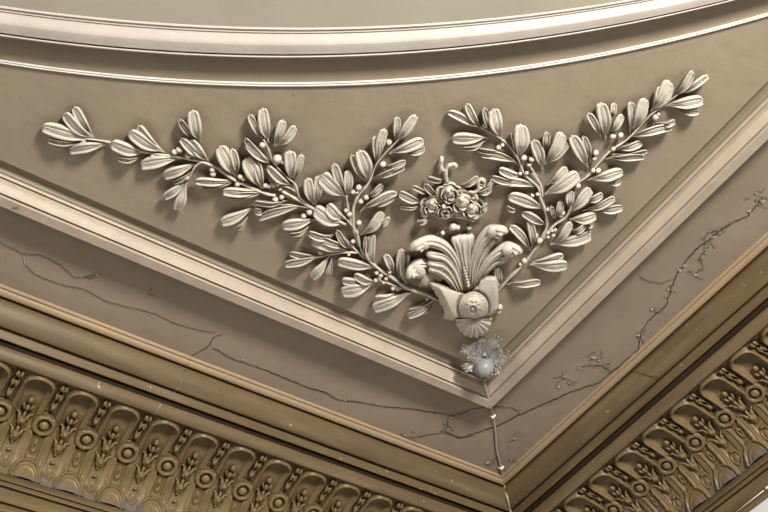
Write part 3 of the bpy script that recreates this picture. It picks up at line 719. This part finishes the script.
# ------------------------------------------------------------------ glass flower lamp and cable
lc = at(484.5, 356, 0.055)
dn = (EYE - lc).normalized()
axis = (dn + Vector((0, 0, -0.35))).normalized()
lamp = thing('ceiling_lamp', 'small frosted glass flower lamp with opal bulb hanging below the shell', 'lamp', at(484, 350, 0.0))
bm = bmesh.new(); base = at(484, 346, 0.0)
tube(bm, [base, lc + Vector((0, 0, 0.0))], [0.020, 0.009], 14); link('lamp_holder', bm, M['cable'], lamp)
ux = axis.cross(Vector((0, 0, 1))).normalized(); uy = axis.cross(ux)
def glass_petal(ang, r, ln, tiltf, wd):
    bm = bmesh.new(); NU, NS = 10, 10; V = []
    rad = ux * math.cos(ang) + uy * math.sin(ang); tan = -ux * math.sin(ang) + uy * math.cos(ang)
    for i in range(NU + 1):
        u = i / NU; row = []
        for j in range(NS + 1):
            s = -1 + 2 * j / NS; w = wd * math.sin(PI * (0.15 + 0.75 * u)) ** 0.8
            fr = 0.10 * ln * math.cos(s * 9) * u * u
            p = lc + rad * (r + (ln + fr) * u) + tan * (s * w) + axis * (tiltf * ln * (u ** 1.5) + 0.25 * w * s * s + 0.0035 * math.sin(9 * s + 5 * u))
            row.append(bm.verts.new(p))
        V.append(row)
    for i in range(NU):
        for j in range(NS): bm.faces.new((V[i][j], V[i][j + 1], V[i + 1][j + 1], V[i + 1][j]))
    ret = bmesh.ops.solidify(bm, geom=bm.faces[:], thickness=0.0025)
    for s in (-.7, 0, .7):
        w = wd * math.sin(PI * 0.9) ** 0.8
        ball(bm, lc + rad * (r + ln * 1.02) + tan * (s * wd * 0.6) + axis * (tiltf * ln), 0.0045, seg=8, rings=6)
    return bm
for k in range(7): link('glass_petal', glass_petal(k * 2 * PI / 7 + .3, 0.012, 0.082, 0.20, 0.034), M['glass'], lamp)
for k in range(5): link('glass_petal', glass_petal(k * 2 * PI / 5 + .9, 0.010, 0.056, 0.55, 0.026), M['glass'], lamp)
bm = bmesh.new(); bc = at(484.5, 368, 0.100); ball(bm, bc, 0.038, seg=28, rings=18); link('bulb', bm, M['bulb'], lamp)

CP = [(484, 372, .0), (484, 384, 0), (488, 399, 0), (492.6, 415, 0), (495.5, 432, 0), (496.5, 448, 0), (501, 467, 0), (505, 486, 0), (508, 499, 0), (512, 515, 0), (518, 540, 0), (524, 565, 0)]
dirs = []
bvhs = []
dg = None
bpy.context.view_layer.update()
def bvh_of(objs):
    vs, fs = [], []
    for o in objs:
        k = len(vs); vs += [o.matrix_world @ v.co for v in o.data.vertices]; fs += [[k + i for i in p.vertices] for p in o.data.polygons]
    return BVHTree.FromPolygons(vs, fs)
BV = bvh_of(targets + [panel])
def surf(px, py, off=0.0):
    d = ray(px, py).normalized(); loc, n, i, dist = BV.ray_cast(EYE, d)
    if loc is None: return at(px, py)
    if n.dot(d) > 0: n = -n
    return loc + n * off
CPTS = [surf(x, y, 0.004) for x, y, _ in CP[1:]]
CPTS[0] = at(484, 383, 0.03)
Q = smoothpts(CPTS, 6)
bm = bmesh.new(); tube(bm, Q, 0.0058, 10)
cable = link('cable', bm, M['cable']); cable['label'] = 'thin cable running down the corner from the glass flower lamp'; cable['category'] = 'cable'
for x, y, lab in ((492.6, 415.5, 'upper white clip holding the cable on the cracked border'), (501.2, 467, 'lower white clip holding the cable just above the tan bead')):
    bm = bmesh.new(); c = surf(x, y, 0.006)
    t = (surf(x + .8, y + 4, .006) - surf(x - .8, y - 4, .006)).normalized()
    tube(bm, [c - t * 0.008, c + t * 0.008], 0.0095, 12); 
    s = t.cross(Vector((0, 0, 1))).normalized()
    tube(bm, [c - s * 0.014 + Vector((0, 0, .004)), c + s * 0.014 + Vector((0, 0, .004))], 0.005, 8)
    o = link('cable_clip', bm, M['clip']); o['label'] = lab; o['category'] = 'clip'; o['group'] = 'cable clips'
# white cable on the lowest fillet of the right wall
def wline(px, py, off=.004): return surf(px, py, off)
bm = bmesh.new()
wl = [surf(738, 510, .003), surf(766, 488, .003)]
tube(bm, [wl[0] + (wl[0] - wl[1]) * 8, wl[0], wl[1]], 0.0028, 8)
o = link('cable', bm, M['clip']); o['label'] = 'thin white cable along the lowest fillet of the right wall'; o['category'] = 'cable'
bm = bmesh.new(); ball(bm, surf(767, 487, .006), 0.010, seg=12, rings=8); tube(bm, [surf(767, 487, 0), surf(767, 487, .01)], 0.007, 8)
o = link('cable_end', bm, M['clip']); o['label'] = 'small white end cap of the thin cable at the lower right edge'; o['category'] = 'cap'

# ------------------------------------------------------------------ cracks and flaking paint
ZH = (568, 170, 3.2); ZI = (540, 330, 2.811); ZJ = (440, 330, 2.815); ZK = (200, 330, 2.815); ZL = (0, 170, 3.2); ZM = (0, 330, 2.815); ZN = (600, 350, 6.4)
def crack(pts, w, jit, parent, lipw=0.8, seed=0):
    r = random.Random(seed); P = []
    for a, b in zip(pts, pts[1:]):
        n = max(2, int(math.hypot(b[0] - a[0], b[1] - a[1]) / 2.2))
        for k in range(n): P.append((a[0] + (b[0] - a[0]) * k / n + r.uniform(-jit, jit), a[1] + (b[1] - a[1]) * k / n + r.uniform(-jit, jit)))
    P.append(pts[-1])
    W = [surf(x, y, 0.0008) for x, y in P]; n = len(W)
    for kind in ((0, 1) if w > 0.15 else (1,)):
        bm = bmesh.new(); A, B = [], []
        for i in range(n):
            x, y = P[i]; t = (W[min(n - 1, i + 1)] - W[max(0, i - 1)]).normalized(); d = ray(x, y).normalized()
            loc, nn, _, _ = BV.ray_cast(EYE, d)
            nn = nn or Vector((0, 0, -1))
            if nn.dot(d) > 0: nn = -nn
            s = t.cross(nn).normalized()
            if s.dot(Vector((1, 1, 0))) < 0: s = -s
            ww = w * 0.0045 * (0.35 + 0.65 * math.sin(PI * (i + .5) / n) ** .5) * r.uniform(.5, 1.3)
            if kind == 0: A.append(bm.verts.new(W[i] - s * ww * .5)); B.append(bm.verts.new(W[i] + s * ww * .5))
            else:
                lw = 0.0045 * lipw * r.uniform(.1, 1.0)
                A.append(bm.verts.new(W[i] + s * ww * .5 + nn * 0.0022)); B.append(bm.verts.new(W[i] + s * (ww * .5 + lw) + nn * 0.0002))
        for i in range(n - 1): bm.faces.new((A[i], A[i + 1], B[i + 1], B[i]))
        link('crack' if kind == 0 else 'paint_edge', bm, M['crack'] if kind == 0 else M['flake_edge'], parent, smooth=False)
M['flake_edge'] = mat('paint_edge', (0.40, 0.35, 0.29), 0.5, 0)
band_l, band_r = targets[4], targets[5]
tor_l, tor_r = targets[8], targets[9]
def zz(z, pts): return [U(z, *p) for p in pts]
cr1 = zz(ZH, [(640, 88), (600, 115), (572, 150), (520, 170), (482, 195), (455, 220), (412, 250), (380, 285), (350, 330), (330, 380), (315, 435), (270, 470), (235, 512)])
cr2 = [cr1[-1]] + zz(ZI, [(275, 60), (232, 92), (195, 122)])
cr3 = zz(ZI, [(195, 122), (165, 148), (100, 168), (60, 185), (0, 212)]) + zz(ZJ, [(220, 240), (160, 270), (60, 303), (0, 285)])
crack(cr1, 0.9, .9, band_r, 1.3, 1); crack(cr2, 1.0, .8, band_r, 1.2, 2); crack(cr3, 1.0, .5, band_r, 1.2, 3)
crack(zz(ZJ, [(30, 240), (90, 222), (150, 215), (200, 218), (230, 232)]), .45, .3, band_r, .6, 4)
crack(zz(ZH, [(230, 340), (260, 355), (300, 362), (340, 345)]), .3, .3, band_r, .3, 5)
crack(zz(ZI, [(100, 105), (140, 98), (175, 100), (200, 118)]), .4, .5, band_r, 1.2, 6)
crack(zz(ZH, [(455, 190), (440, 215), (435, 260), (415, 290)]), .4, .8, band_r, 1.0, 7)
crack(zz(ZK, [(35, 48), (90, 80), (180, 110), (240, 135), (300, 160), (350, 175), (390, 197), (430, 200), (520, 215), (600, 222), (680, 235), (715, 242), (760, 228)]), .75, .4, band_l, .9, 8)
crack(zz(ZK, [(700, 245), (692, 285), (640, 295), (590, 305), (565, 292)]), .4, .5, band_l, .8, 9)
crack(zz(ZK, [(692, 285), (730, 305), (768, 296)]), .4, .5, band_l, .6, 10)
crack(zz(ZL, [(0, 230), (75, 268), (78, 300), (110, 332), (150, 350), (195, 366), (270, 380), (340, 420), (420, 440), (500, 460), (560, 490), (640, 512), (690, 520)]), .22, .4, band_l, .9, 11)
crack(zz(ZL, [(75, 268), (130, 270), (190, 300), (240, 345), (268, 342), (300, 335), (325, 334)]), .18, .4, band_l, .7, 12)
crack(zz(ZM, [(625, 10), (600, 22), (588, 45), (560, 60), (540, 72)]), .5, .4, band_l, .6, 13)
crack(zz(ZM, [(540, 75), (522, 105), (512, 135), (500, 160)]), .35, .4, tor_l, .8, 14)
crack(zz(ZM, [(500, 160), (490, 175), (478, 190)]), .35, .4, tor_l, 1.2, 16)
crack(zz(ZM, [(450, 208), (442, 222), (432, 238)]), .3, .4, band_l, 1.2, 17)
crack(zz(ZN, [(205, 138), (250, 145), (320, 168), (380, 178)]), .5, .2, tor_r, .3, 15)
_q = random.Random(33)
def ridges(z, X, Y, R, n, parent, sd):
    cx, cy = U(z, X, Y)
    for i in range(n):
        a = _q.uniform(0, 2 * PI); rr = _q.uniform(0, R); x, y = cx + rr * math.cos(a), cy + rr * .7 * math.sin(a); b = _q.uniform(-.9, .5); pts = [(x, y)]
        for k in range(_q.randint(2, 4)):
            b += _q.uniform(-.9, .9); pts.append((pts[-1][0] + 2.4 * math.cos(b), pts[-1][1] - 2.4 * math.sin(b)))
        crack(pts, .1, .3, parent, 1.2, sd + i)
for z, X, Y, R, n in ((ZI, 80, 140, 16, 9), (ZI, 150, 85, 12, 6), (ZI, 190, 105, 9, 4), (ZI, 275, 15, 8, 5), (ZH, 600, 95, 14, 9), (ZH, 470, 200, 10, 6), (ZH, 440, 235, 9, 5), (ZH, 400, 330, 9, 5), (ZH, 320, 385, 6, 4), (ZH, 270, 445, 7, 4), (ZH, 420, 285, 7, 3)):
    ridges(z, X, Y, R, n, band_r, int(X * 7 + Y))
for z, X, Y, R, n in ((ZJ, 200, 310, 8, 4), (ZJ, 200, 362, 6, 2)): ridges(z, X, Y, R, n, band_r, int(X))
for z, X, Y, R, n in ((ZJ, 15, 265, 9, 4), (ZJ, 135, 368, 6, 4), (ZK, 590, 298, 8, 3), (ZL, 262, 342, 6, 2), (ZL, 480, 386, 5, 2), (ZL, 40, 125, 5, 2)): ridges(z, X, Y, R, n, band_l, int(X + 5))
def flake(x, y, r, parent, seed):
    q = random.Random(seed); bm = bmesh.new(); n = 9
    c = surf(x, y, 0.004)
    V = []
    for k in range(n):
        a = 2 * PI * k / n; rr = r * q.uniform(.4, 1.2)
        V.append(bm.verts.new(surf(x + rr * math.cos(a), y + rr * .7 * math.sin(a), q.uniform(0.0005, 0.005))))
    cc = bm.verts.new(c)
    for k in range(n): bm.faces.new((V[k], V[(k + 1) % n], cc))
    link('paint_flake', bm, M['flake'], parent, smooth=False)
FLK = [(ZH, 355, 318, 5, 'r'), (ZH, 375, 305, 4, 'r'), (ZH, 320, 382, 2.5, 'r'), (ZH, 268, 445, 3, 'r'), (ZH, 465, 213, 4, 'r'), (ZH, 580, 130, 4, 'r'), (ZH, 620, 98, 5, 'r'), (ZH, 450, 195, 2.5, 'r'), (ZH, 410, 335, 3, 'r'), (ZH, 440, 265, 3, 'r'), (ZH, 520, 160, 2, 'r'), (ZH, 600, 75, 3, 'r'),
       (ZI, 150, 75, 5, 'r'), (ZI, 165, 85, 3, 'r'), (ZI, 275, 12, 4, 'r'), (ZI, 110, 105, 3.5, 'r'), (ZI, 70, 130, 3, 'r'), (ZI, 85, 148, 3, 'r'), (ZI, 50, 160, 3, 'r'), (ZJ, 225, 230, 2.5, 'r'), (ZJ, 210, 305, 3, 'r'), (ZJ, 200, 365, 2, 'r'),
       (ZJ, 135, 372, 4, 'l'), (ZJ, 140, 360, 2.5, 'l'), (ZJ, 15, 270, 3, 'l'), (ZK, 120, 82, 2.5, 'l'), (ZK, 410, 197, 2.5, 'l'), (ZK, 685, 285, 3, 'l'), (ZK, 575, 295, 3, 'l'), (ZL, 262, 344, 2.5, 'l'), (ZL, 312, 335, 3, 'l'), (ZL, 478, 385, 2, 'l'), (ZL, 25, 120, 2, 'l'), (ZL, 85, 268, 2, 'l')]
for i, (z, X, Y, r, s) in enumerate(FLK): flake(*U(z, X, Y), r * 0.7, band_l if s == 'l' else band_r, 50 + i)

# ------------------------------------------------------------------ light
def area(name, loc, target, size, power, col):
    d = bpy.data.lights.new(name, 'AREA'); d.energy = power; d.size = size[0]; d.shape = 'RECTANGLE'; d.size_y = size[1]; d.color = col
    o = bpy.data.objects.new(name, d); C.objects.link(o); o.location = loc
    o.rotation_euler = (Vector(target) - Vector(loc)).to_track_quat('-Z', 'Y').to_euler(); return o
T = (1.8, 1.6, 3.0 + Z0)
area('window_light', (0.45, -2.95, 1.35 + Z0), T, (0.85, 0.75), 415, (1.0, 0.965, 0.915))
area('side_fill', (-3.6, 0.4, 1.1 + Z0), T, (1.3, 1.0), 62, (1.0, 0.96, 0.9))  # added fill that brightens the right-hand mouldings, no visible source
w = bpy.data.worlds.new('world'); bpy.context.scene.world = w; w.use_nodes = True
_wn = w.node_tree; bg = _wn.nodes['Background']
_tc = _wn.nodes.new('ShaderNodeTexCoord'); _sp = _wn.nodes.new('ShaderNodeSeparateXYZ'); _wn.links.new(_tc.outputs['Generated'], _sp.inputs[0])
_cr = _wn.nodes.new('ShaderNodeValToRGB'); _mr = _wn.nodes.new('ShaderNodeMapRange'); _mr.inputs['From Min'].default_value = -1; _mr.inputs['From Max'].default_value = 0.3
_wn.links.new(_sp.outputs['Z'], _mr.inputs['Value']); _wn.links.new(_mr.outputs[0], _cr.inputs['Fac'])
_e = _cr.color_ramp.elements; _e[0].color = (0.30, 0.22, 0.12, 1); _e[0].position = 0.25; _e[1].color = (1.0, 0.80, 0.52, 1); _e[1].position = 0.75
_wn.links.new(_cr.outputs[0], bg.inputs[0]); bg.inputs[1].default_value = 0.075
sc = bpy.context.scene
sc.view_settings.view_transform = 'Standard'; sc.view_settings.look = 'None'
sc.view_settings.exposure = 0.12; sc.view_settings.gamma = 0.87
